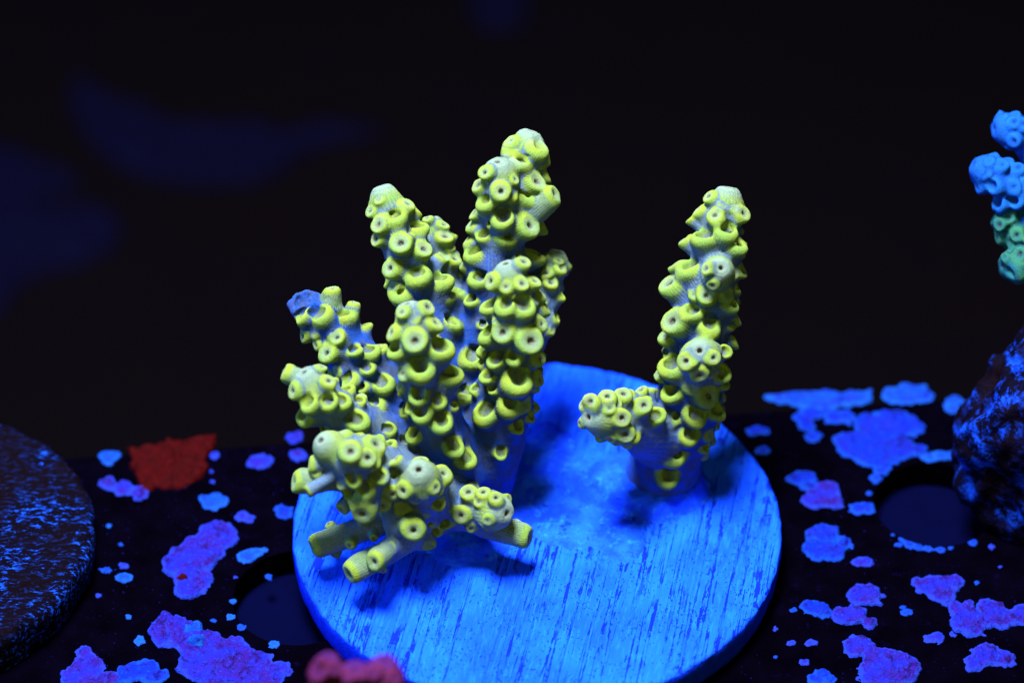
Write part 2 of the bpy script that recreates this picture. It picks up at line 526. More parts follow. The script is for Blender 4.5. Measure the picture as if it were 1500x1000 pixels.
            q = quads[order[a:b_]]; vs, inv = np.unique(q, return_inverse=True); inv = inv.reshape(q.shape)
            Ml = np.array(MW.inverted())
            vw = Vt[vs] * S; vl = vw @ Ml[:3, :3].T + Ml[:3, 3]; nl = N[vs] @ Ml[:3, :3].T
            nm = 'branch' if k < nb else 'corallite'
            me = np_mesh(nm, vl, inv, nl, dict(rim_tint=tint[vs], cup=cup[vs], pale=pale[vs]))
            if k < nb:
                ob = link(nm, me, mt, root); ob.matrix_parent_inverse = Matrix.Identity(4)
                ob.matrix_basis = rootM.inverted() @ MW; parents.append((ob, MW))
            else:
                po, PM = parents[c['b']]
                ob = link(nm, me, mt, po or root)
                ob.matrix_basis = (PM if po else rootM).inverted() @ MW
        print(root_name, len(quads), 'faces', round(time.time() - T0, 1), 's')
        return root

# ------------------------------------------------------------------ setting: tank floor and shelf
def patch_mesh(level, lobes=None, poly=None, height=3.0, cell=1.8, rough=1.0, seed=0, edge=0.24, rs=1.0, hole=None):
    """a crust on the level: union of rounded lobes (px, py, r) or a polygon, domed and lumpy"""
    if poly:
        pts = np.array([G(x, y, level)[:2] for x, y in poly]); lo, hi = pts.min(0) - 6, pts.max(0) + 6
        rm = 20
    else:
        C = np.array([G(x, y, level)[:2] for x, y, r in lobes]); Rr = np.array([r * rs for _, _, r in lobes])
        lo, hi = (C - Rr[:, None]).min(0) * 1 - Rr.max() * .3 - 4, (C + Rr[:, None]).max(0) + Rr.max() * .3 + 4
        rm = Rr.min()
    nx, ny = np.maximum(((hi - lo) / cell).astype(int), 4)
    gx, gy = np.meshgrid(np.linspace(lo[0], hi[0], nx), np.linspace(lo[1], hi[1], ny), indexing='ij')
    p = np.stack([gx.ravel(), gy.ravel()], 1)
    def sdf(p):
        if poly:
            d = np.full(len(p), 1e9); s = np.ones(len(p)); n = len(pts)
            for i in range(n):
                a, b = pts[i], pts[i - 1]; e = b - a; w = p - a
                bb = w - e * np.clip((w @ e) / (e @ e), 0, 1)[:, None]; d = np.minimum(d, (bb ** 2).sum(1))
                c1 = p[:, 1] >= a[1]; c2 = p[:, 1] < b[1]; c3 = e[0] * w[:, 1] > e[1] * w[:, 0]
                s = np.where((c1 & c2 & c3) | (~c1 & ~c2 & ~c3), -s, s)
            d = s * np.sqrt(d)
        else:
            d = np.full(len(p), 1e3)
            for c, r in zip(C, Rr): d = smin(d, np.linalg.norm(p - c, axis=1) - r, 0.25 * r + 3)
        q = np.stack([p[:, 0], p[:, 1], np.full(len(p), seed * 7.7)], 1)
        nn = fbm(q / (rm * 0.55 + 4), 3, seed)
        d = d + nn * edge * (rm + 6) + 0.5 * edge * vnoise(q / 5.0, seed + 5) * min(10, rm)
        if hole:
            hc = G(hole[0], hole[1], level)[:2]
            d = smax(d, -(np.linalg.norm(p - hc, axis=1) - hole[2]), 3)
        return d
    d = sdf(p)
    D = d.reshape(nx, ny); ins = D < 0
    qd = ins[:-1, :-1] | ins[1:, :-1] | ins[:-1, 1:] | ins[1:, 1:]
    e = np.argwhere(qd); ID = np.arange(nx * ny).reshape(nx, ny)
    q = np.stack([ID[e[:, 0], e[:, 1]], ID[e[:, 0] + 1, e[:, 1]], ID[e[:, 0] + 1, e[:, 1] + 1], ID[e[:, 0], e[:, 1] + 1]], 1)
    if len(q) == 0: return None
    vs, inv = np.unique(q, return_inverse=True); q = inv.reshape(q.shape); p = p[vs]; d = d[vs]
    g = np.stack([sdf(p + [0.7, 0]) - sdf(p - [0.7, 0]), sdf(p + [0, 0.7]) - sdf(p - [0, 0.7])], 1); g /= np.linalg.norm(g, axis=1)[:, None] + 1e-6
    out = d > 0; p = p - np.where(out, np.minimum(d, cell * 1.3), 0)[:, None] * g
    d = np.minimum(d, 0)
    q3 = np.stack([p[:, 0], p[:, 1], np.full(len(p), seed * 3.1)], 1)
    z = height * (1 - np.exp(d / 3.5)) * (1 + 0.35 * rough * fbm(q3 / 16, 2, seed + 1)) + rough * 1.3 * sstep(0, -5, d) * fbm(q3 / 5.0, 3, seed + 2)
    z = np.where(d >= 0, -0.6, np.maximum(z, -0.2))
    v = np.stack([p[:, 0], p[:, 1], level + z], 1) * S
    c0 = v.mean(0); c0[2] = level * S
    return np_mesh('patch', v - c0, q, attrs=dict(inner=sstep(0, -14, d))), c0

# shelf: a black sheet with a skewed back edge and two blind sockets for plugs
m = NT('black_shelf')
v = m.coords()
film = m.mix(m.ramp(m.noise(v, 0.02, 4), 0.35, 0.7), (0.0003, 0.00015, 0.0010), (0.0005, 0.0003, 0.0022))
film = m.mix(m.math('MULTIPLY', m.ramp(m.noise(v, 0.22, 2, 0.6), 0.69, 0.76), m.ramp(m.noise(v, 0.012, 3), 0.42, 0.6)), film, (0.0015, 0.004, 0.075))
m.color(m.mix(m.math('MULTIPLY', m.ramp(m.noise(v, 0.05, 5, 0.7), 0.60, 0.72), 0.6), film, (0.0010, 0.0006, 0.012)))
m.normal(m.bump(m.noise(v, 0.25, 3), 1.0, 0.5)); m.b.inputs['Specular IOR Level'].default_value = 0.0
SHELF = m.m
m = NT('socket_plastic'); v = m.coords()
m.color(m.mix(m.noise(v, 0.02, 2), (0.0004, 0.0007, 0.009), (0.0006, 0.0009, 0.015)))
m.b.inputs['Specular IOR Level'].default_value = 0.0
SOCKET = m.m
m = NT('tank_floor'); v = m.coords()
m.color(m.mix(m.noise(v, 0.003, 2), (0.0020, 0.0014, 0.0019), (0.0016, 0.0013, 0.0026))); m.b.inputs['Specular IOR Level'].default_value = 0.0
TANK = m.m

tf = np_mesh('tank_floor', np.array([[-9000, -6000, TANK_Z], [9000, -6000, TANK_Z], [9000, 14000, TANK_Z], [-9000, 14000, TANK_Z]]) * S, [[0, 1, 2, 3]], smooth=False)
tank = tag(link('tank_floor', tf, TANK), 'dark blurred bottom of the aquarium tank', kind='structure')

holes = [(1368, 738, 90.0), (438, 874, 96.0)]
bm = bmesh.new()
b0, b1 = G(-500, 712, SHELF_Z), G(2000, 545, SHELF_Z)
outer = [(b0[0], b0[1]), (b0[0], -1500), (b1[0], -1500), (b1[0], b1[1])]
edges = []
def loop(pts, z):
    vs = [bm.verts.new((x * S, y * S, z * S)) for x, y in pts]
    return [bm.edges.new((vs[i], vs[(i + 1) % len(vs)])) for i in range(len(vs))], vs
e, vo = loop(outer, SHELF_Z); edges += e
hv = []
for hx, hy, hr in holes:
    c = G(hx, hy, SHELF_Z)
    pts = [(c[0] + hr * math.cos(t), c[1] + hr * math.sin(t)) for t in np.linspace(0, 2 * math.pi, 96, endpoint=False)]
    e, vs = loop(pts, SHELF_Z); edges += e; hv.append((c, hr, pts, vs))
bmesh.ops.triangle_fill(bm, edges=edges, use_beauty=True)
for c, hr, pts, vs in hv:       # socket walls
    lw = [bm.verts.new((x * S, y * S, (SHELF_Z - 48) * S)) for x, y in pts]
    n = len(vs)
    for i in range(n): bm.faces.new((vs[i], vs[(i + 1) % n], lw[(i + 1) % n], lw[i]))
lw = [bm.verts.new((x * S, y * S, (SHELF_Z - 70) * S)) for x, y in outer]
for i in range(4): bm.faces.new((vo[i], vo[(i + 1) % 4], lw[(i + 1) % 4], lw[i]))
bm.faces.new(lw)
bmesh.ops.recalc_face_normals(bm, faces=bm.faces)
me = bpy.data.meshes.new('shelf'); bm.to_mesh(me); bm.free()
shelf = tag(link('shelf', me, SHELF), 'black frag shelf with round sockets and crusts of blue algae', kind='structure')
for c, hr, pts, vs in hv:
    vv = [(0, 0, 0)] + [((hr + 1) * math.cos(t) * S, (hr + 1) * math.sin(t) * S, 0.0) for t in np.linspace(0, 2 * math.pi, 64, endpoint=False)]
    me = bpy.data.meshes.new('socket_floor'); me.from_pydata(vv, [], [(0, 1 + i, 1 + (i + 1) % 64) for i in range(64)])
    o = link('socket_floor', me, SOCKET, shelf); o.location = Vector((c[0], c[1], SHELF_Z - 47)) * S

# crusts of algae
def crust_material(name, a, b, c, spots, darkc):
    m = NT(name); v = m.coords()
    n1, n2, n3 = m.noise(v, 0.035, 4), m.noise(v, 0.12, 3, 0.7), m.noise(v, 0.33, 2)
    k = m.mix(m.ramp(n1, 0.35, 0.65), a, b)
    k = m.mix(m.math('MULTIPLY', m.ramp(n2, 0.5, 0.72), 0.85), k, c)
    k = m.mix(m.math('MULTIPLY', m.ramp(n3, 0.62, 0.74), 0.7), k, spots)
    k = m.mix(m.math('MULTIPLY', m.ramp(m.noise(v, 0.055, 5, 0.75, 0.4), 0.52, 0.66), 0.9), k, darkc)
    k = m.mix(m.math('MULTIPLY', m.ramp(m.noise(v, 0.2, 4, 0.7), 0.60, 0.72), 0.6), k, darkc)
    rimk = m.ramp(m.attr('inner'), 0.55, 0.05)
    k = m.mix(m.math('MULTIPLY', rimk, 0.75), k, m.mix(0.35, c, spots))
    m.color(k)
    m.normal(m.bump(m.math('ADD', n2, m.math('MULTIPLY', n3, 0.5)), 4.0, 0.8))
    return m.m
CB = crust_material('blue_crust', (0.0015, 0.010, 0.28), (0.004, 0.008, 0.22), (0.0015, 0.022, 0.30), (0.005, 0.05, 0.34), (0.002, 0.002, 0.07))
CP = crust_material('purple_crust', (0.006, 0.008, 0.24), (0.013, 0.004, 0.13), (0.003, 0.018, 0.30), (0.016, 0.035, 0.32), (0.006, 0.001, 0.035))
CC = crust_material('cyan_crust', (0.002, 0.026, 0.30), (0.004, 0.018, 0.26), (0.003, 0.045, 0.34), (0.008, 0.06, 0.36), (0.002, 0.006, 0.14))
m = NT('red_crust'); v = m.coords()
m.color(m.mix(m.ramp(m.noise(v, 0.08, 4), 0.35, 0.7), (0.021, 0.0005, 0.0011), (0.013, 0.0004, 0.0010)))
m.normal(m.bump(m.noise(v, 0.2, 3), 2.0, 0.5)); CR = m.m
m = NT('dim_blue_growth'); v = m.coords()
m.color(m.mix(m.noise(v, 0.004, 3), (0.0017, 0.0017, 0.012), (0.0016, 0.0016, 0.008))); m.b.inputs['Specular IOR Level'].default_value = 0.0
DIM = m.m

def crust(mat, lobes=None, poly=None, label=None, level=SHELF_Z, parent=shelf, **kw):
    crust.n += 1
    r = patch_mesh(level, lobes, poly, seed=crust.n, **kw)
    if r is None: return
    o = link('algae_patch', r[0], mat, parent); o.location = Vector(r[1])
    if label: o['label'] = label
crust.n = 0
HR, HL = holes[0], holes[1]
crust(CC, [(161, 669, 16)])
crust(CP, [(160, 709, 15), (180, 715, 17), (206, 723, 15)])
crust(CR, poly=[(186, 655), (250, 647), (318, 637), (304, 690), (270, 713), (210, 719), (198, 703)], label='dark red algae patch', height=7, rough=2.0, edge=0.30)
crust(CP, [(315, 667, 8)])
crust(CP, [(376, 677, 15), (385, 676, 14)])
crust(CP, [(431, 640, 14), (437, 665, 15)])
crust(CC, [(306, 732, 17), (316, 734, 17)])
crust(CP, [(355, 756, 9), (367, 760, 9)])
crust(CB, [(417, 749, 14)])
crust(CP, [(318, 786, 32), (290, 812, 38), (265, 826, 28), (338, 780, 14), (283, 850, 30), (276, 864, 20)], label='large lumpy violet algae patch', height=5.6, rough=1.6)
crust(CR, [(259, 834, 7), (268, 845, 9)], height=11)
crust(CC, [(362, 815, 15), (376, 808, 10), (388, 805, 6)])
for x, y, r in ((157, 834, 8), (150, 834, 5), (180, 828, 7), (181, 846, 11), (203, 938, 9), (187, 903, 4), (143, 872, 4), (393, 845, 5), (337, 903, 7), (352, 918, 6),
                (400, 943, 8), (310, 705, 4), (160, 770, 4), (177, 797, 4), (340, 880, 5), (312, 908, 4), (345, 845, 4), (310, 690, 3)):
    crust(rng.choice([CB, CC, CP]), [(x, y, r), (x + r * .5, y + 1, r * .6)], height=3, cell=1.2)
crust(CP, [(248, 912, 22), (262, 922, 26), (240, 930, 20), (278, 938, 26), (300, 945, 34), (330, 962, 40), (362, 978, 40), (295, 975, 34), (390, 992, 26), (330, 992, 40)],
      label='large branching violet algae patch', height=5.6, rough=1.8)
crust(CC, [(282, 925, 14), (290, 942, 12)], height=13, rough=1.5)
crust(CP, [(122, 955, 14), (130, 975, 22), (115, 992, 28), (150, 1000, 26)], height=5.0, rough=1.6)
crust(CB, [(190, 985, 20), (215, 980, 20), (228, 990, 18), (170, 996, 16)], height=5.0, rough=1.8)
crust(CP, [(400, 978, 10), (412, 977, 13), (422, 984, 8)], height=3.7, rough=1.5)
# right-hand side
crust(CC, poly=[(1116, 580), (1150, 574), (1210, 573), (1276, 572), (1274, 588), (1245, 597), (1206, 603), (1165, 596), (1138, 588)], height=5)
crust(CC, [(1312, 579, 22), (1330, 577, 24), (1348, 576, 22)])
crust(CC, [(1398, 588, 14), (1394, 598, 12)])
crust(CB, [(1172, 612, 14), (1188, 606, 18), (1180, 622, 16), (1200, 597, 18)])
crust(CB, [(1190, 640, 13), (1196, 637, 10)])
crust(CB, [(1222, 612, 16), (1238, 611, 16)])
crust(CB, [(1240, 648, 22), (1275, 622, 26), (1310, 618, 30), (1330, 625, 24), (1262, 655, 34), (1296, 650, 38), (1320, 656, 24), (1282, 672, 22), (1346, 660, 14)],
      label='large smooth blue algae patch beside the socket', height=5.0, hole=HR)
crust(CB, [(1103, 631, 11), (1117, 631, 12)])
crust(CB, [(1117, 660, 10)])
crust(CB, [(1165, 701, 14), (1180, 699, 16), (1188, 712, 14)])
crust(CP, [(1195, 730, 22), (1212, 718, 20), (1218, 733, 20)], height=4.3)
crust(CB, [(1256, 745, 13), (1270, 743, 14), (1272, 722, 6)], hole=HR)
crust(CB, [(1198, 782, 18), (1212, 780, 18), (1196, 805, 21), (1216, 806, 22), (1236, 796, 13)], height=4.3)
crust(CP, [(1256, 824, 10), (1269, 823, 11)])
crust(CP, [(1266, 870, 22), (1280, 872, 18), (1258, 874, 16)], height=5.0, rough=1.5)
crust(CP, [(1232, 901, 18), (1252, 900, 22), (1272, 913, 12)], height=5.0, rough=1.5)
crust(CB, [(1188, 890, 15), (1200, 892, 17), (1212, 898, 9)], height=4.3, rough=2.0)
crust(CP, [(1352, 856, 17), (1375, 862, 24), (1396, 853, 18), (1384, 874, 16)], height=4.3, rough=1.3)
crust(CP, [(1412, 896, 24), (1425, 912, 26), (1408, 908, 20)], height=5.6, rough=1.7)
crust(CP, [(1452, 893, 22), (1465, 905, 24), (1445, 908, 16)], height=5.0, rough=1.7)
crust(CP, [(1490, 903, 18), (1502, 898, 20)], height=5.0, rough=1.7)
crust(CP, [(1364, 934, 11), (1376, 933, 11)])
crust(CP, [(1258, 947, 22), (1268, 950, 15), (1248, 948, 15)], height=4.3, rough=1.5)
crust(CP, [(1290, 970, 30), (1318, 975, 30), (1300, 985, 36), (1275, 992, 18)], height=5.6, rough=1.8)
crust(CP, [(1430, 968, 18), (1445, 958, 22), (1470, 964, 18), (1424, 976, 12)], height=5.0, rough=2.0)
crust(CB, [(1192, 994, 12), (1205, 988, 14), (1215, 996, 10)], height=3.7)
for x, y, r in ((1158, 941, 6), (1187, 941, 8), (1178, 970, 7), (1327, 896, 8), (1322, 890, 5), (1136, 921, 4), (1162, 893, 5), (1394, 929, 5), (1465, 830, 3), (1135, 962, 3),
                (1451, 801, 5), (1316, 798, 6), (1430, 853, 4), (1290, 716, 6), (1300, 712, 5)):
    if (x, y) in ((1290, 716), (1300, 712)): continue
    crust(rng.choice([CB, CP]), [(x, y, r), (x + r * .6, y - 1, r * .6)], height=3, cell=1.2)
crust(CB, [(1308, 783, 4), (1320, 790, 6), (1332, 797, 9), (1345, 800, 9), (1360, 802, 8), (1378, 804, 8), (1392, 803, 4), (1424, 794, 7)],
      height=3, hole=HR, label='narrow algae rim on the edge of the socket')
crust(CB, [(1283, 700, 10), (1290, 690, 12), (1296, 680, 14), (1310, 673, 10)], hole=HR)
crust(CC, [(1362, 669, 12), (1378, 668, 12), (1392, 666, 10)], hole=HR)
# dim growth far below on the tank floor
def dim(lobes=None, poly=None): crust(DIM, lobes, poly, level=TANK_Z, parent=tank, height=25, cell=14, rough=3, edge=0.03)
dim(poly=[(112, 118), (150, 138), (205, 160), (262, 186), (330, 187), (420, 192), (500, 188), (565, 186), (530, 202), (478, 212), (440, 226), (415, 250), (372, 270), (290, 274), (215, 262), (160, 236), (122, 196), (100, 150)])
dim(poly=[(-60, 298), (30, 300), (110, 302), (168, 318), (182, 340), (160, 372), (110, 392), (60, 402), (25, 425), (0, 458), (-60, 500)])
dim(poly=[(-60, 212), (0, 220), (60, 236), (108, 258), (118, 276), (80, 292), (0, 298), (-60, 300)])
dim(poly=[(690, -40), (770, -40), (775, 20), (752, 46), (712, 44), (688, 20)])

# ------------------------------------------------------------------ the frag disc
m = NT('sawn_ceramic_disc')
v0 = m.coords()
def grain(sx, sy, off, wmin, wmax):
    vv = m.coords((sx, sy, 0.02), rotz=math.radians(11)); ad = m.n('ShaderNodeVectorMath', operation='ADD'); m.l(vv, ad.inputs[0]); ad.inputs[1].default_value = (off, off * 1.7, off)
    nn = m.math('ABSOLUTE', m.math('SUBTRACT', m.noise(ad.outputs[0], 1.0, 3, 0.5, 0.05), 0.5))
    w = m.ramp(m.noise(m.coords((0.10, 0.030, 0.05), rotz=math.radians(11)), 1.0, 4, 0.7), 0.42, 0.72, wmin, wmax)
    return m.math('SUBTRACT', 1.0, m.math('DIVIDE', nn, w), clamp=True)
v2 = m.coords((0.22, 0.035, 0.1), rotz=math.radians(11))
gate = m.ramp(m.noise(m.coords((0.02, 0.008, 0.02), rotz=math.radians(11)), 1.0, 4, 0.65), 0.40, 0.54)
g1 = m.ramp(grain(0.030, 0.0009, 0.0, 0.0035, 0.040), 0.0, 0.35)
g2 = m.ramp(grain(0.050, 0.0013, 5.3, 0.0030, 0.030), 0.0, 0.35)
crack = m.math('MAXIMUM', m.math('MULTIPLY', g1, m.math('MULTIPLY_ADD', gate, 0.8, 0.2)), m.math('MULTIPLY', g2, gate))
pit = m.math('MULTIPLY', m.ramp(m.noise(m.coords((0.26, 0.15, 0.2), rotz=math.radians(11)), 1.0, 2, 0.7), 0.60, 0.67), m.ramp(m.noise(v0, 0.018, 4), 0.40, 0.58))
dk = m.math('MAXIMUM', crack, m.math('MULTIPLY', pit, 0.8))
bright = m.noise(v0, 0.008, 3)
cc = m.mix(m.ramp(bright, 0.3, 0.7), (0.0028, 0.038, 0.85), (0.0048, 0.070, 0.92))
cc = m.mix(m.math('MULTIPLY', m.ramp(m.noise(v2, 1.0, 3), 0.45, 0.75), 0.4), cc, (0.008, 0.120, 0.95))
cc = m.mix(m.math('MULTIPLY', dk, 0.92), cc, (0.0010, 0.006, 0.30))
m.color(cc)
hgt = m.math('SUBTRACT', m.math('MULTIPLY', m.noise(v2, 1.0, 3), 0.5), m.math('MULTIPLY', dk, 1.6))
m.normal(m.bump(hgt, 2.2, 0.8))
DISC = m.m
m = NT('disc_side'); v = m.coords()
m.color(m.mix(m.ramp(m.noise(v, 0.06, 4), 0.3, 0.7), (0.0015, 0.014, 0.50), (0.002, 0.022, 0.65)))
m.normal(m.bump(m.noise(v, 0.25, 4), 3.0, 0.7)); SIDE = m.m

nr, na = 120, 360
prof = [(DISC_R * (i / nr), 0.0) for i in range(1, nr - 1)]
prof += [(DISC_R - 4.5, -0.3), (DISC_R - 1.6, -1.8), (DISC_R, -4.5), (DISC_R + 0.5, -16), (DISC_R + 0.5, -38), (DISC_R - 2, DISC_T * -1 + 5), (DISC_R - 6, -DISC_T + 1.0)]
ang = np.linspace(0, 2 * np.pi, na, endpoint=False)
V_, A_ = [], len(prof)
for r, z in prof:
    ring = np.stack([r * np.cos(ang), r * np.sin(ang), np.full(na, z)], 1); V_.append(ring)
V_ = np.concatenate(V_)
rad_ = np.linalg.norm(V_[:, :2], axis=1); edge_ = sstep(DISC_R - 14, DISC_R, rad_)
ca, sa = math.cos(math.radians(11)), math.sin(math.radians(11))
gx = V_[:, 0] * ca - V_[:, 1] * sa; gy = V_[:, 0] * sa + V_[:, 1] * ca
V_[:, 2] += 0.8 * fbm(np.stack([gx / 9, gy / 160, gx * 0], 1), 3, 3) + edge_ * (V_[:, 2] > -8) * 2.2 * (fbm(V_ / 9.0, 3, 9) - 0.5)
V_[:, :2] *= (1 + (edge_ * fbm(V_ / 14.0, 3, 5) * 1.5 / DISC_R + fbm(V_ / 90, 2, 6) * 1.2 / DISC_R))[:, None]
V_ = np.concatenate([V_, [[0, 0, 0]]])
Q = []
I = np.arange(na); J = (I + 1) % na
for k in range(A_ - 1): Q.append(np.stack([k * na + I, (k + 1) * na + I, (k + 1) * na + J, k * na + J], 1))
Q = np.concatenate(Q)
me = np_mesh('frag_disc', V_ * S, Q)
bm = bmesh.new(); bm.from_mesh(me); bm.verts.ensure_lookup_table()
cv = bm.verts[len(V_) - 1]
for i in range(na): bm.faces.new((cv, bm.verts[i], bm.verts[(i + 1) % na])).smooth = True
bm.to_mesh(me); bm.free()
me.materials.append(DISC); me.materials.append(SIDE)
mi = np.zeros(len(me.polygons), dtype=np.int32); mi[(nr - 2 + 2) * na:len(Q)] = 1
me.polygons.foreach_set('material_index', mi)
disc = tag(link('frag_disc', me, None), 'round bright blue ceramic disc with sawn grain under two yellow corals', 'coral disc')

# glue the corals are set in
m = NT('set_glue'); v = m.coords()
n1, n2 = m.noise(v, 0.02, 5, 0.65), m.noise(v, 0.09, 4, 0.7)
k = m.mix(m.ramp(n1, 0.4, 0.62), (0.0030, 0.034, 0.86), (0.0060, 0.070, 0.93))
k = m.mix(m.math('MULTIPLY', m.ramp(n2, 0.52, 0.7), m.ramp(n1, 0.4, 0.55)), k, (0.010, 0.13, 0.95))
k = m.mix(m.math('MULTIPLY', m.ramp(m.noise(v, 0.035, 4, 0.7), 0.60, 0.68), 0.75), k, (0.0008, 0.006, 0.34))
m.color(k)
m.normal(m.bump(m.math('ADD', n2, m.math('MULTIPLY', n1, 1.5)), 5.0, 0.6))
GLUE = m.m
def glue(lobes, height, seed, rough=1.0, label=None, soft=30):
    C = np.array([G(x, y, 0)[:2] for x, y, r in lobes]); Rr = np.array([r for _, _, r in lobes], dtype=float)
    lo, hi = (C - Rr[:, None]).min(0) - 20, (C + Rr[:, None]).max(0) + 20; cell = 3.0
    nx, ny = ((hi - lo) / cell).astype(int)
    gx, gy = np.meshgrid(np.linspace(lo[0], hi[0], nx), np.linspace(lo[1], hi[1], ny), indexing='ij')
    p = np.stack([gx.ravel(), gy.ravel()], 1); d = np.full(len(p), 1e3)
    for c, r in zip(C, Rr): d = smin(d, np.linalg.norm(p - c, axis=1) - r, 30)
    q = np.stack([p[:, 0], p[:, 1], p[:, 0] * 0 + seed], 1)
    d = d + 9 * fbm(q / 45, 4, seed)
    z = height * sstep(4, -soft, d) * (1 + 0.25 * rough * fbm(q / 30, 3, seed + 3)) + rough * 1.0 * fbm(q / 9, 2, seed + 4) * sstep(4, -10, d) - 2.5
    keep = (z > -2.4) & (np.linalg.norm(p, axis=1) < DISC_R - 8)
    K = keep.reshape(nx, ny); qd = K[:-1, :-1] & K[1:, :-1] & K[:-1, 1:] & K[1:, 1:]
    e = np.argwhere(qd); ID = np.arange(nx * ny).reshape(nx, ny)
    qq = np.stack([ID[e[:, 0], e[:, 1]], ID[e[:, 0] + 1, e[:, 1]], ID[e[:, 0] + 1, e[:, 1] + 1], ID[e[:, 0], e[:, 1] + 1]], 1)
    vs, inv = np.unique(qq, return_inverse=True)
    o = link('glue_mound', np_mesh('glue_mound', np.stack([p[vs, 0], p[vs, 1], z[vs]], 1) * S, inv.reshape(qq.shape)), GLUE, disc)
    if label: o['label'] = label
glue([(960, 705, 70), (930, 720, 60), (985, 715, 60), (900, 700, 45)], 26, 1, 0.6, 'smooth rounded glue under the single coral')
glue([(820, 700, 60), (850, 760, 75), (800, 640, 40), (780, 740, 60), (900, 790, 50), (740, 690, 50)], 9, 2, 1.4, 'rough smear of glue between the corals')
glue([(640, 730, 110), (590, 760, 70), (690, 790, 60), (720, 700, 50)], 14, 4, 1.0)

# ------------------------------------------------------------------ the large coral
A = Colony()
tall = A.branch([(775, 207, 105, 17), (762, 250, 98, 25), (745, 310, 90, 32), (722, 400, 75, 36), (702, 500, 45, 42), (688, 600, 5, 48), (682, 690, -45, 58)], tip=20)
sub = A.branch([(730, 250, 150, 17), (733, 285, 130, 24), (735, 340, 105, 28), (725, 400, 80, 32)], tip=19)
second = A.branch([(744, 398, 205, 16), (752, 432, 185, 26), (752, 490, 150, 36), (742, 560, 105, 42), (722, 640, 45, 48), (695, 710, -20, 56)], tip=19)
behind = A.branch([(812, 378, 40, 14), (803, 420, 40, 20), (782, 480, 35, 25), (745, 555, 25, 34)], tip=15)
left = A.branch([(563, 286, 110, 17), (575, 325, 106, 24), (600, 390, 95, 32), (630, 475, 75, 38), (655, 560, 45, 44), (672, 650, 0, 54), (675, 700, -35, 58)], tip=19)
leftb = A.branch([(633, 330, 60, 14), (642, 365, 58, 18), (648, 420, 55, 24), (655, 480, 50, 32)], tip=15)
mid = A.branch([(600, 458, 225, 16), (608, 488, 212, 25), (620, 545, 180, 33), (638, 615, 130, 40), (662, 690, 50, 50)], tip=19)
broken = A.branch([(452, 452, 95, 23), (482, 480, 92, 29), (522, 530, 82, 38), (572, 590, 62, 46), (625, 650, 22, 54), (660, 700, -20, 56)])
lfront = A.branch([(452, 556, 215, 17), (468, 580, 198, 26), (505, 612, 160, 34), (560, 650, 100, 44), (630, 690, 30, 52)], tip=19)
cluster = A.branch([(513, 672, 236, 32), (535, 685, 205, 38), (575, 700, 145, 44), (635, 712, 60, 52)])
nine = A.branch([(614, 694, 226, 17), (616, 706, 200, 24), (625, 722, 150, 32), (650, 730, 80, 44)], tip=21)
low = A.branch([(582, 765, 150, 22), (600, 755, 120, 30), (630, 745, 75, 40)])
right = A.branch([(733, 750, 158, 18), (714, 746, 135, 24), (688, 742, 100, 28), (650, 735, 60, 38)], tip=21)
A.cups(tall, [(747, 205, 11), (746, 220, 12, 'L'), (764, 236, 14, 'L'), (791, 218, 15, 'L'), (807, 234, 10), (789, 264, 16), (806, 257, 12), (779, 329, 19, 'T', 1.3), (801, 331, 12),
               (790, 373, 15, 'L'), (773, 288, 13, 'L'), (760, 284, 12, 'L'), (741, 348, 14, 'L'), (699, 408, 13, 'L'), (687, 440, 10, 'L'), (690, 526, 14, 'L')])
A.tube(tall, (770, 322, 105), (816, 283, 130), 18, 'T')
A.cups(sub, [(709, 252, 11), (697, 270, 12), (734, 280, 15, 'T', 1.2), (709, 296, 14, 'L'), (692, 311, 11), (688, 328, 12), (685, 349, 12), (689, 370, 14, 'L'), (680, 384, 12), (736, 321, 15, 'L'),
             (705, 345, 10, 'L'), (756, 262, 9)])
A.cups(second, [(769, 381, 12), (716, 412, 14), (766, 414, 12), (785, 410, 12), (741, 420, 10), (712, 448, 13, 'L'), (738, 449, 16, 'L'), (769, 450, 16, 'L'), (796, 430, 11), (803, 450, 11),
                (710, 490, 14, 'L'), (735, 486, 17), (779, 499, 20, 'T', 1.3), (795, 474, 12), (722, 529, 12, 'L'), (711, 552, 10, 'L'), (753, 526, 11, 'L'), (793, 524, 12), (760, 560, 19, 'L'),
                (793, 555, 11), (748, 596, 15, 'L'), (706, 608, 15, 'L'), (772, 592, 11), (760, 628, 9, 'L'), (734, 666, 9, 'L')])
A.cups(behind, [(795, 374, 9), (823, 392, 10), (808, 412, 11), (820, 380, 8), (800, 398, 10)])
A.cups(left, [(540, 309, 10), (552, 327, 15), (547, 349, 13), (579, 317, 15, 'L'), (598, 297, 13), (614, 307, 9), (617, 331, 13, 'L'), (586, 354, 17, 'T', 1.5), (622, 362, 15), (569, 392, 15), (650, 374, 11),
              (613, 403, 17, 'L'), (650, 408, 15, 'L'), (583, 430, 15, 'L'), (575, 420, 9), (671, 427, 11, 'L'), (668, 473, 12, 'L'), (685, 577, 11, 'L')])
A.cups(leftb, [(652, 327, 10), (653, 343, 14), (668, 377, 12), (660, 360, 9), (625, 318, 8)])
A.cups(mid, [(629, 448, 13), (641, 471, 14), (571, 487, 14), (607, 498, 19), (650, 508, 18, 'L'), (577, 512, 14, 'L'), (588, 456, 10), (617, 542, 17, 'L'), (589, 547, 12), (666, 546, 16, 'L'), (612, 582, 13, 'L'),
             (682, 580, 11, 'L'), (616, 607, 14, 'L'), (648, 621, 14, 'L'), (600, 599, 9, 'L'), (669, 657, 13, 'L'), (687, 673, 13, 'L'), (602, 640, 10, 'L'), (634, 470, 8)])
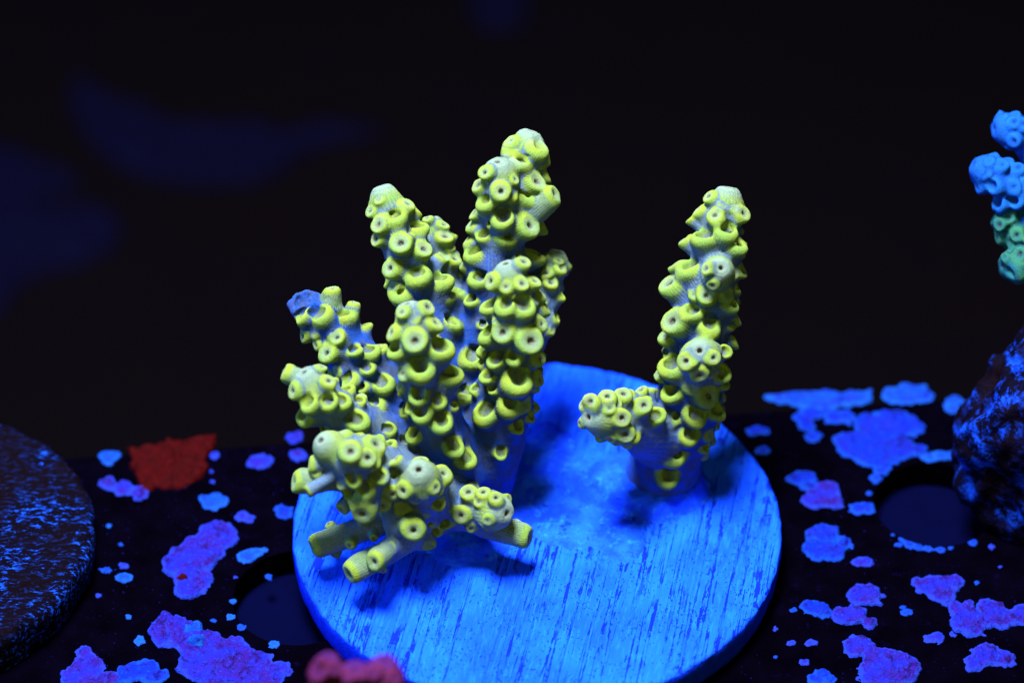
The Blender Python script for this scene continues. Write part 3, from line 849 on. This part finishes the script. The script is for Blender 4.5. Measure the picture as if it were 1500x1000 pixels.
A.cups(broken, [(440, 465, 12, 'L'), (470, 460, 15, 'L'), (509, 460, 13, 'L'), (537, 475, 10, 'L'), (441, 492, 11), (492, 493, 12), (476, 516, 15), (462, 506, 8), (521, 513, 10, 'L'), (546, 513, 11, 'L'),
                (560, 510, 8, 'L'), (509, 560, 12, 'L'), (563, 562, 13, 'L'), (549, 597, 13, 'L'), (601, 601, 10, 'L'), (540, 540, 9, 'L'), (590, 640, 11, 'L')])
A.tube(broken, (488, 470, 95), (486, 420, 112), 14, 'T'); A.tube(broken, (512, 490, 92), (519, 441, 105), 10, 'T')
A.br[broken]['young'] = 0.0
for x, y, d, r in ((428, 446, 106, 10), (437, 436, 106, 10), (450, 432, 104, 11), (462, 436, 100, 9), (432, 456, 112, 10), (446, 448, 120, 7)):
    k = A.branch([(x, y, d, r * .75), (x * .6 + 452 * .4, y * .6 + 455 * .4, d - 8, r * 1.3)], k=7.0); A.br[k]['young'] = 0.0
A.carve = [(P(443, 438, 122), 15)]
A.tube(lfront, (455, 565, 195), (414, 543, 205), 16, 'T')
A.cups(lfront, [(483, 556, 12), (426, 573, 13), (450, 592, 14, 'L'), (482, 589, 13, 'L'), (504, 587, 12, 'L'), (441, 612, 14, 'L'), (527, 617, 14, 'L'), (472, 535, 9), (600, 645, 9, 'L')])
for x, y, d, r in ((466, 642, 268, 21), (513, 660, 285, 19), (554, 648, 245, 19), (500, 632, 240, 14)):
    A.tube(cluster, (518 + (x - 518) * .4, 680 + (y - 680) * .4, 225), (x, y, d), r, 'A' if r > 20 else 'T')
A.cups(cluster, [(560, 742, 12), (512, 728, 12, 'L'), (575, 725, 11), (539, 670, 15), (452, 680, 12), (487, 699, 18), (536, 722, 12, 'L'), (530, 755, 18, 'T', 1.6), (498, 749, 11), (485, 668, 10), (560, 700, 11, 'L'), (468, 672, 9)])
A.tube(cluster, (505, 700, 200), (428, 706, 225), 18, 'T')
A.cups(cluster, [(448, 722, 9)])
A.cups(nine, [(584, 684, 12), (617, 671, 11), (588, 720, 14), (567, 698, 10, 'L'), (578, 671, 10), (640, 715, 10)])
A.tube(nine, (632, 715, 165), (651, 692, 200), 17, 'T')
A.tube(low, (600, 758, 130), (606, 778, 205), 19, 'T'); A.tube(low, (622, 760, 110), (630, 803, 125), 11, 'L')
A.tube(low, (600, 750, 95), (455, 803, 125), 19, 'T'); A.tube(low, (615, 780, 115), (508, 842, 180), 19, 'T')
A.tube(low, (575, 800, 145), (546, 824, 200), 16, 'T')
A.tube(low, (500, 785, 100), (480, 766, 105), 8, 'T'); A.tube(low, (500, 790, 100), (489, 816, 105), 8, 'T'); A.tube(low, (560, 810, 140), (574, 800, 170), 9, 'T')
A.cups(low, [(569, 768, 11), (620, 748, 12), (640, 780, 10, 'L'), (590, 742, 11), (575, 792, 10), (655, 765, 11, 'L'), (612, 800, 10, 'L')])
for p0, p1, r in (((540, 775, 108), (528, 756, 135), 9), ((520, 782, 112), (512, 800, 142), 9), ((545, 772, 108), (548, 790, 140), 8), ((560, 818, 148), (560, 838, 165), 8), ((725, 775, 108), (722, 762, 140), 8), ((470, 702, 212), (462, 690, 240), 9)):
    A.tube(low, p0, p1, r, 'T')
A.cups(right, [(686, 719, 13), (708, 719, 12), (701, 734, 9), (674, 756, 13), (659, 731, 11, 'L'), (727, 728, 11), (747, 731, 10), (714, 763, 9), (690, 775, 9)])
A.tube(right, (680, 758, 90), (779, 788, 125), 19, 'T'); A.tube(right, (750, 782, 108), (758, 762, 118), 8, 'T')
for b, n in ((tall, 11), (second, 6), (behind, 5), (left, 10), (leftb, 3), (mid, 4), (broken, 7), (lfront, 4)): A.backfill(b, n)
for b, n in ((behind, 9), (tall, 14), (sub, 5), (second, 14), (left, 14), (leftb, 4), (mid, 12), (broken, 9), (lfront, 9), (cluster, 8), (nine, 5), (low, 4), (right, 6)): A.infill(b, n)
bz = G(680, 715, 0)
A.build('branching_coral', 'large branching yellow coral with many stubby branches, on the blue disc', 'coral', YEL, tuple(bz), floor_z=-6)

# ------------------------------------------------------------------ the single-stemmed coral
B = Colony()
stem = B.branch([(1065, 290, 120, 18), (1058, 325, 115, 26), (1045, 390, 105, 33), (1032, 460, 88, 38), (1018, 530, 62, 42), (1005, 600, 22, 47), (980, 660, -30, 52), (970, 700, -62, 56), (966, 722, -80, 60)], tip=20)
arm = B.branch([(872, 611, 165, 17), (890, 611, 145, 25), (925, 618, 95, 34), (962, 640, 30, 44)], tip=21)
rosu = B.branch([(1054, 396, 172, 15), (1050, 402, 150, 22), (1044, 410, 115, 26)], tip=17)
rosl = B.branch([(1025, 518, 160, 16), (1025, 526, 135, 24), (1022, 538, 90, 30)], tip=20)
B.cups(stem, [(1036, 286, 11), (1021, 306, 12), (1047, 314, 13), (1009, 318, 10), (1092, 311, 14), (1078, 306, 8), (1065, 338, 16, 'L'), (1028, 345, 17, 'L'), (1001, 349, 12), (1083, 359, 15, 'L'), (1090, 396, 11),
              (987, 386, 12), (978, 411, 20, 'T', 1.3), (1003, 392, 15, 'L'), (1035, 431, 15), (1066, 428, 12), (1017, 431, 9), (1011, 457, 14, 'L'), (982, 468, 20, 'T', 1.3), (973, 489, 14), (1041, 480, 15, 'L'),
              (1075, 446, 13, 'L'), (1085, 466, 11), (1082, 500, 11), (980, 537, 17, 'L'), (963, 546, 11), (980, 577, 13, 'L'), (1013, 568, 11), (1040, 579, 18), (1021, 612, 15, 'L'), (1053, 604, 13, 'L'),
              (1012, 641, 13, 'L'), (988, 669, 15, 'L'), (978, 702, 14, 'L'), (1062, 560, 11, 'L')])
B.cups(rosu, [(1033, 393, 10), (1047, 378, 9), (1067, 380, 8), (1077, 400, 9), (1043, 420, 9)])
B.cups(rosl, [(1030, 494, 15), (1003, 529, 15), (1046, 524, 12), (1025, 552, 14), (1063, 547, 13, 'L'), (1067, 513, 10, 'L'), (1008, 506, 8)])
B.cups(arm, [(863, 587, 13), (890, 578, 14), (914, 574, 14), (938, 569, 10), (893, 596, 10), (912, 613, 14), (943, 592, 14), (965, 607, 12, 'L'), (916, 638, 15), (848, 621, 8), (873, 637, 12), (851, 591, 9), (893, 646, 9),
             (952, 567, 8), (905, 590, 7)])
for b, n in ((stem, 22), (arm, 4)): B.backfill(b, n)
B.infill(stem, 26); B.infill(arm, 8); B.infill(rosl, 3)
bz = G(965, 705, 0)
B.build('single_stem_coral', 'slim yellow coral with one upright stem and a short side arm', 'coral', YEL, tuple(bz), floor_z=-6)

# ------------------------------------------------------------------ neighbours: rock, dark disc, blue coral, red coral
def rock_mat(name, dark, dark2, fleck, fleck2, sc, lo, hi, rotz=0.0, cov=(0.45, 0.6)):
    m = NT(name); v = m.coords(sc, rotz); v0 = m.coords()
    n1 = m.noise(v, 1.0, 5, 0.75, 0.3); n2 = m.noise(v0, 0.012, 3); n3 = m.noise(v0, 0.3, 2)
    k = m.mix(m.ramp(n2, 0.35, 0.65), dark, dark2)
    f = m.math('MULTIPLY', m.ramp(n1, lo, hi), m.ramp(n2, cov[0], cov[1], 0.10, 1.0))
    k = m.mix(f, k, m.mix(n3, fleck, fleck2)); m.color(k)
    m.normal(m.bump(n1, 6.0, 0.8)); return m.m
DARKD = rock_mat('overgrown_disc', (0.0016, 0.0006, 0.0014), (0.0008, 0.0006, 0.0045), (0.002, 0.026, 0.55), (0.007, 0.10, 0.70), (0.07, 0.20, 0.12), 0.525, 0.64, math.radians(-8))
ROCK = rock_mat('crusted_rock', (0.0020, 0.0007, 0.0018), (0.0006, 0.0007, 0.006), (0.0012, 0.016, 0.42), (0.004, 0.06, 0.55), (0.035, 0.035, 0.035), 0.47, 0.66)

# a second, overgrown disc at the left edge
bm = bmesh.new(); bmesh.ops.create_grid(bm, x_segments=2, y_segments=2, size=1); bm.free()
cD = G(-120, 830, SHELF_Z); RD = 262.0; TD = 70.0
pr = [(RD * i / 90, TD + 14 * (1 - (i / 90) ** 2)) for i in range(1, 87)] + [(RD - 6, TD - 3), (RD - 1, TD - 10), (RD, TD - 22), (RD - 1, 26), (RD - 4, 4), (RD - 6, 0.5)]
na2 = 300; an2 = np.linspace(0, 2 * np.pi, na2, endpoint=False)
V2 = np.concatenate([np.stack([r * np.cos(an2), r * np.sin(an2), np.full(na2, z)], 1) for r, z in pr])
dz = 5.0 * fbm(V2 / 34, 4, 21) + 2.5 * fbm(V2 * [0.03, 0.11, 0.1], 4, 25)
top = sstep(10, 50, V2[:, 2]); V2[:, 2] += dz * top
V2[:, :2] *= (1 + fbm(V2 / 40, 4, 31) * 4.0 / RD)[:, None]
V2 = np.concatenate([V2, [[0, 0, TD + 14]]])
I = np.arange(na2); J = (I + 1) % na2
Q2 = np.concatenate([np.stack([k * na2 + I, (k + 1) * na2 + I, (k + 1) * na2 + J, k * na2 + J], 1) for k in range(len(pr) - 1)])
me = np_mesh('dark_disc', V2 * S, Q2)
bm = bmesh.new(); bm.from_mesh(me); bm.verts.ensure_lookup_table(); cv = bm.verts[len(V2) - 1]
for i in range(na2): bm.faces.new((cv, bm.verts[i], bm.verts[(i + 1) % na2])).smooth = True
bm.to_mesh(me); bm.free()
dd = tag(link('overgrown_disc', me, DARKD), 'dark brown overgrown disc with glinting blue streaks, no coral on it', 'coral disc'); dd.location = Vector(cD) * S

# crusted rock at the right edge
bm = bmesh.new(); bmesh.ops.create_icosphere(bm, subdivisions=6, radius=1)
rv = np.array([v.co for v in bm.verts])
disp = 1 + 0.16 * fbm(rv * 1.6, 3, 41) + 0.055 * fbm(rv * 6, 4, 43)
rv2 = rv * disp[:, None] * [150, 120, 200]
c3 = G(1535, 735, SHELF_Z) + np.array([0, 0, 130])
rv2 = rv2 + c3; rv2[:, 2] = np.where(rv2[:, 2] < SHELF_Z + 1, SHELF_Z + 1, rv2[:, 2])
base = np.array([c3[0], c3[1], SHELF_Z])
for v_, c_ in zip(bm.verts, rv2 - base): v_.co = c_ * S
for f in bm.faces: f.smooth = True
me = bpy.data.meshes.new('crusted_rock'); bm.to_mesh(me); bm.free()
rk = tag(link('crusted_rock', me, ROCK), 'rounded dark rock flecked with blue crust beside an empty socket', 'rock'); rk.location = Vector(base) * S

# blue and green coral reaching in above the rock
C_ = Colony(h=2.6)
rd = proj(c3)[2]
b1 = C_.branch([(1468, 190, 10, 17), (1490, 193, 5, 23), (1525, 220, 0, 34), (1560, 290, -10, 46), (1585, 400, -5, 54), (1580, 520, 0, 60)], tip=16, k=8)
b2 = C_.branch([(1436, 247, 40, 15), (1456, 258, 35, 22), (1486, 272, 25, 29), (1530, 300, 10, 38), (1575, 370, 0, 48)], tip=16, k=8)
b3 = C_.branch([(1468, 322, 10, 17), (1490, 332, 8, 27), (1530, 345, 5, 38), (1578, 400, 0, 50)], tip=13, k=8)
b4 = C_.branch([(1478, 388, 30, 15), (1496, 384, 25, 24), (1530, 385, 15, 33), (1580, 430, 0, 48)], tip=15, k=8)
C_.cups(b1, [(1485, 178, 10), (1484, 208, 10), (1500, 180, 12), (1512, 230, 12)])
C_.cups(b2, [(1468, 240, 10), (1492, 244, 11), (1456, 276, 11, 'L'), (1484, 274, 11), (1462, 300, 13, 'L'), (1488, 296, 12, 'L'), (1506, 270, 12), (1449, 236, 7)])
C_.cups(b3, [(1446, 308, 9), (1462, 330, 10), (1488, 345, 11), (1478, 318, 10), (1496, 360, 12)])
C_.cups(b4, [(1486, 402, 12, 'L'), (1492, 372, 12), (1470, 376, 7), (1500, 396, 12)])
for b in (b1, b2, b3, b4): C_.infill(b, 9, (8, 12)); C_.backfill(b, 4)
C_.build('blue_tipped_coral', 'blue and green branching coral reaching in above the crusted rock', 'coral', BLU, tuple(P(1580, 540, 0)), matf=lambda k: GRN if k >= 2 else BLU)

# blurred red coral in front of the disc
R_ = Colony(h=2.6)
gz = G(505, 1075, SHELF_Z)
dg = proj(gz)[2]
r1 = R_.branch([(480, 972, 590, 15), (478, 995, 575, 20), (488, 1030, 520, 26), (505, 1075, dg + 70, 36), (506, 1085, dg, 40)], tip=16)
r2 = R_.branch([(563, 978, 590, 17), (560, 1000, 575, 22), (540, 1035, 520, 28), (512, 1075, dg + 70, 36)], tip=20)
r3 = R_.branch([(520, 985, 600, 14), (520, 1000, 580, 18), (515, 1035, 520, 26)], tip=15)
R_.cups(r1, [(464, 985, 13), (472, 962, 10), (492, 980, 11), (462, 1000, 12)])
R_.cups(r2, [(545, 985, 12), (580, 992, 12), (570, 1005, 12)])
R_.cups(r3, [(510, 990, 10), (532, 986, 10)])
R_.build('red_coral', 'small dusky red coral with knobbly tips standing against the front of the disc', 'coral', RED, tuple(gz), floor_z=SHELF_Z - 2)

for o in bpy.data.objects:
    if o.type == 'MESH' and o.parent is None and not o.get('kind') and not o.get('label'): print('unlabelled', o.name)
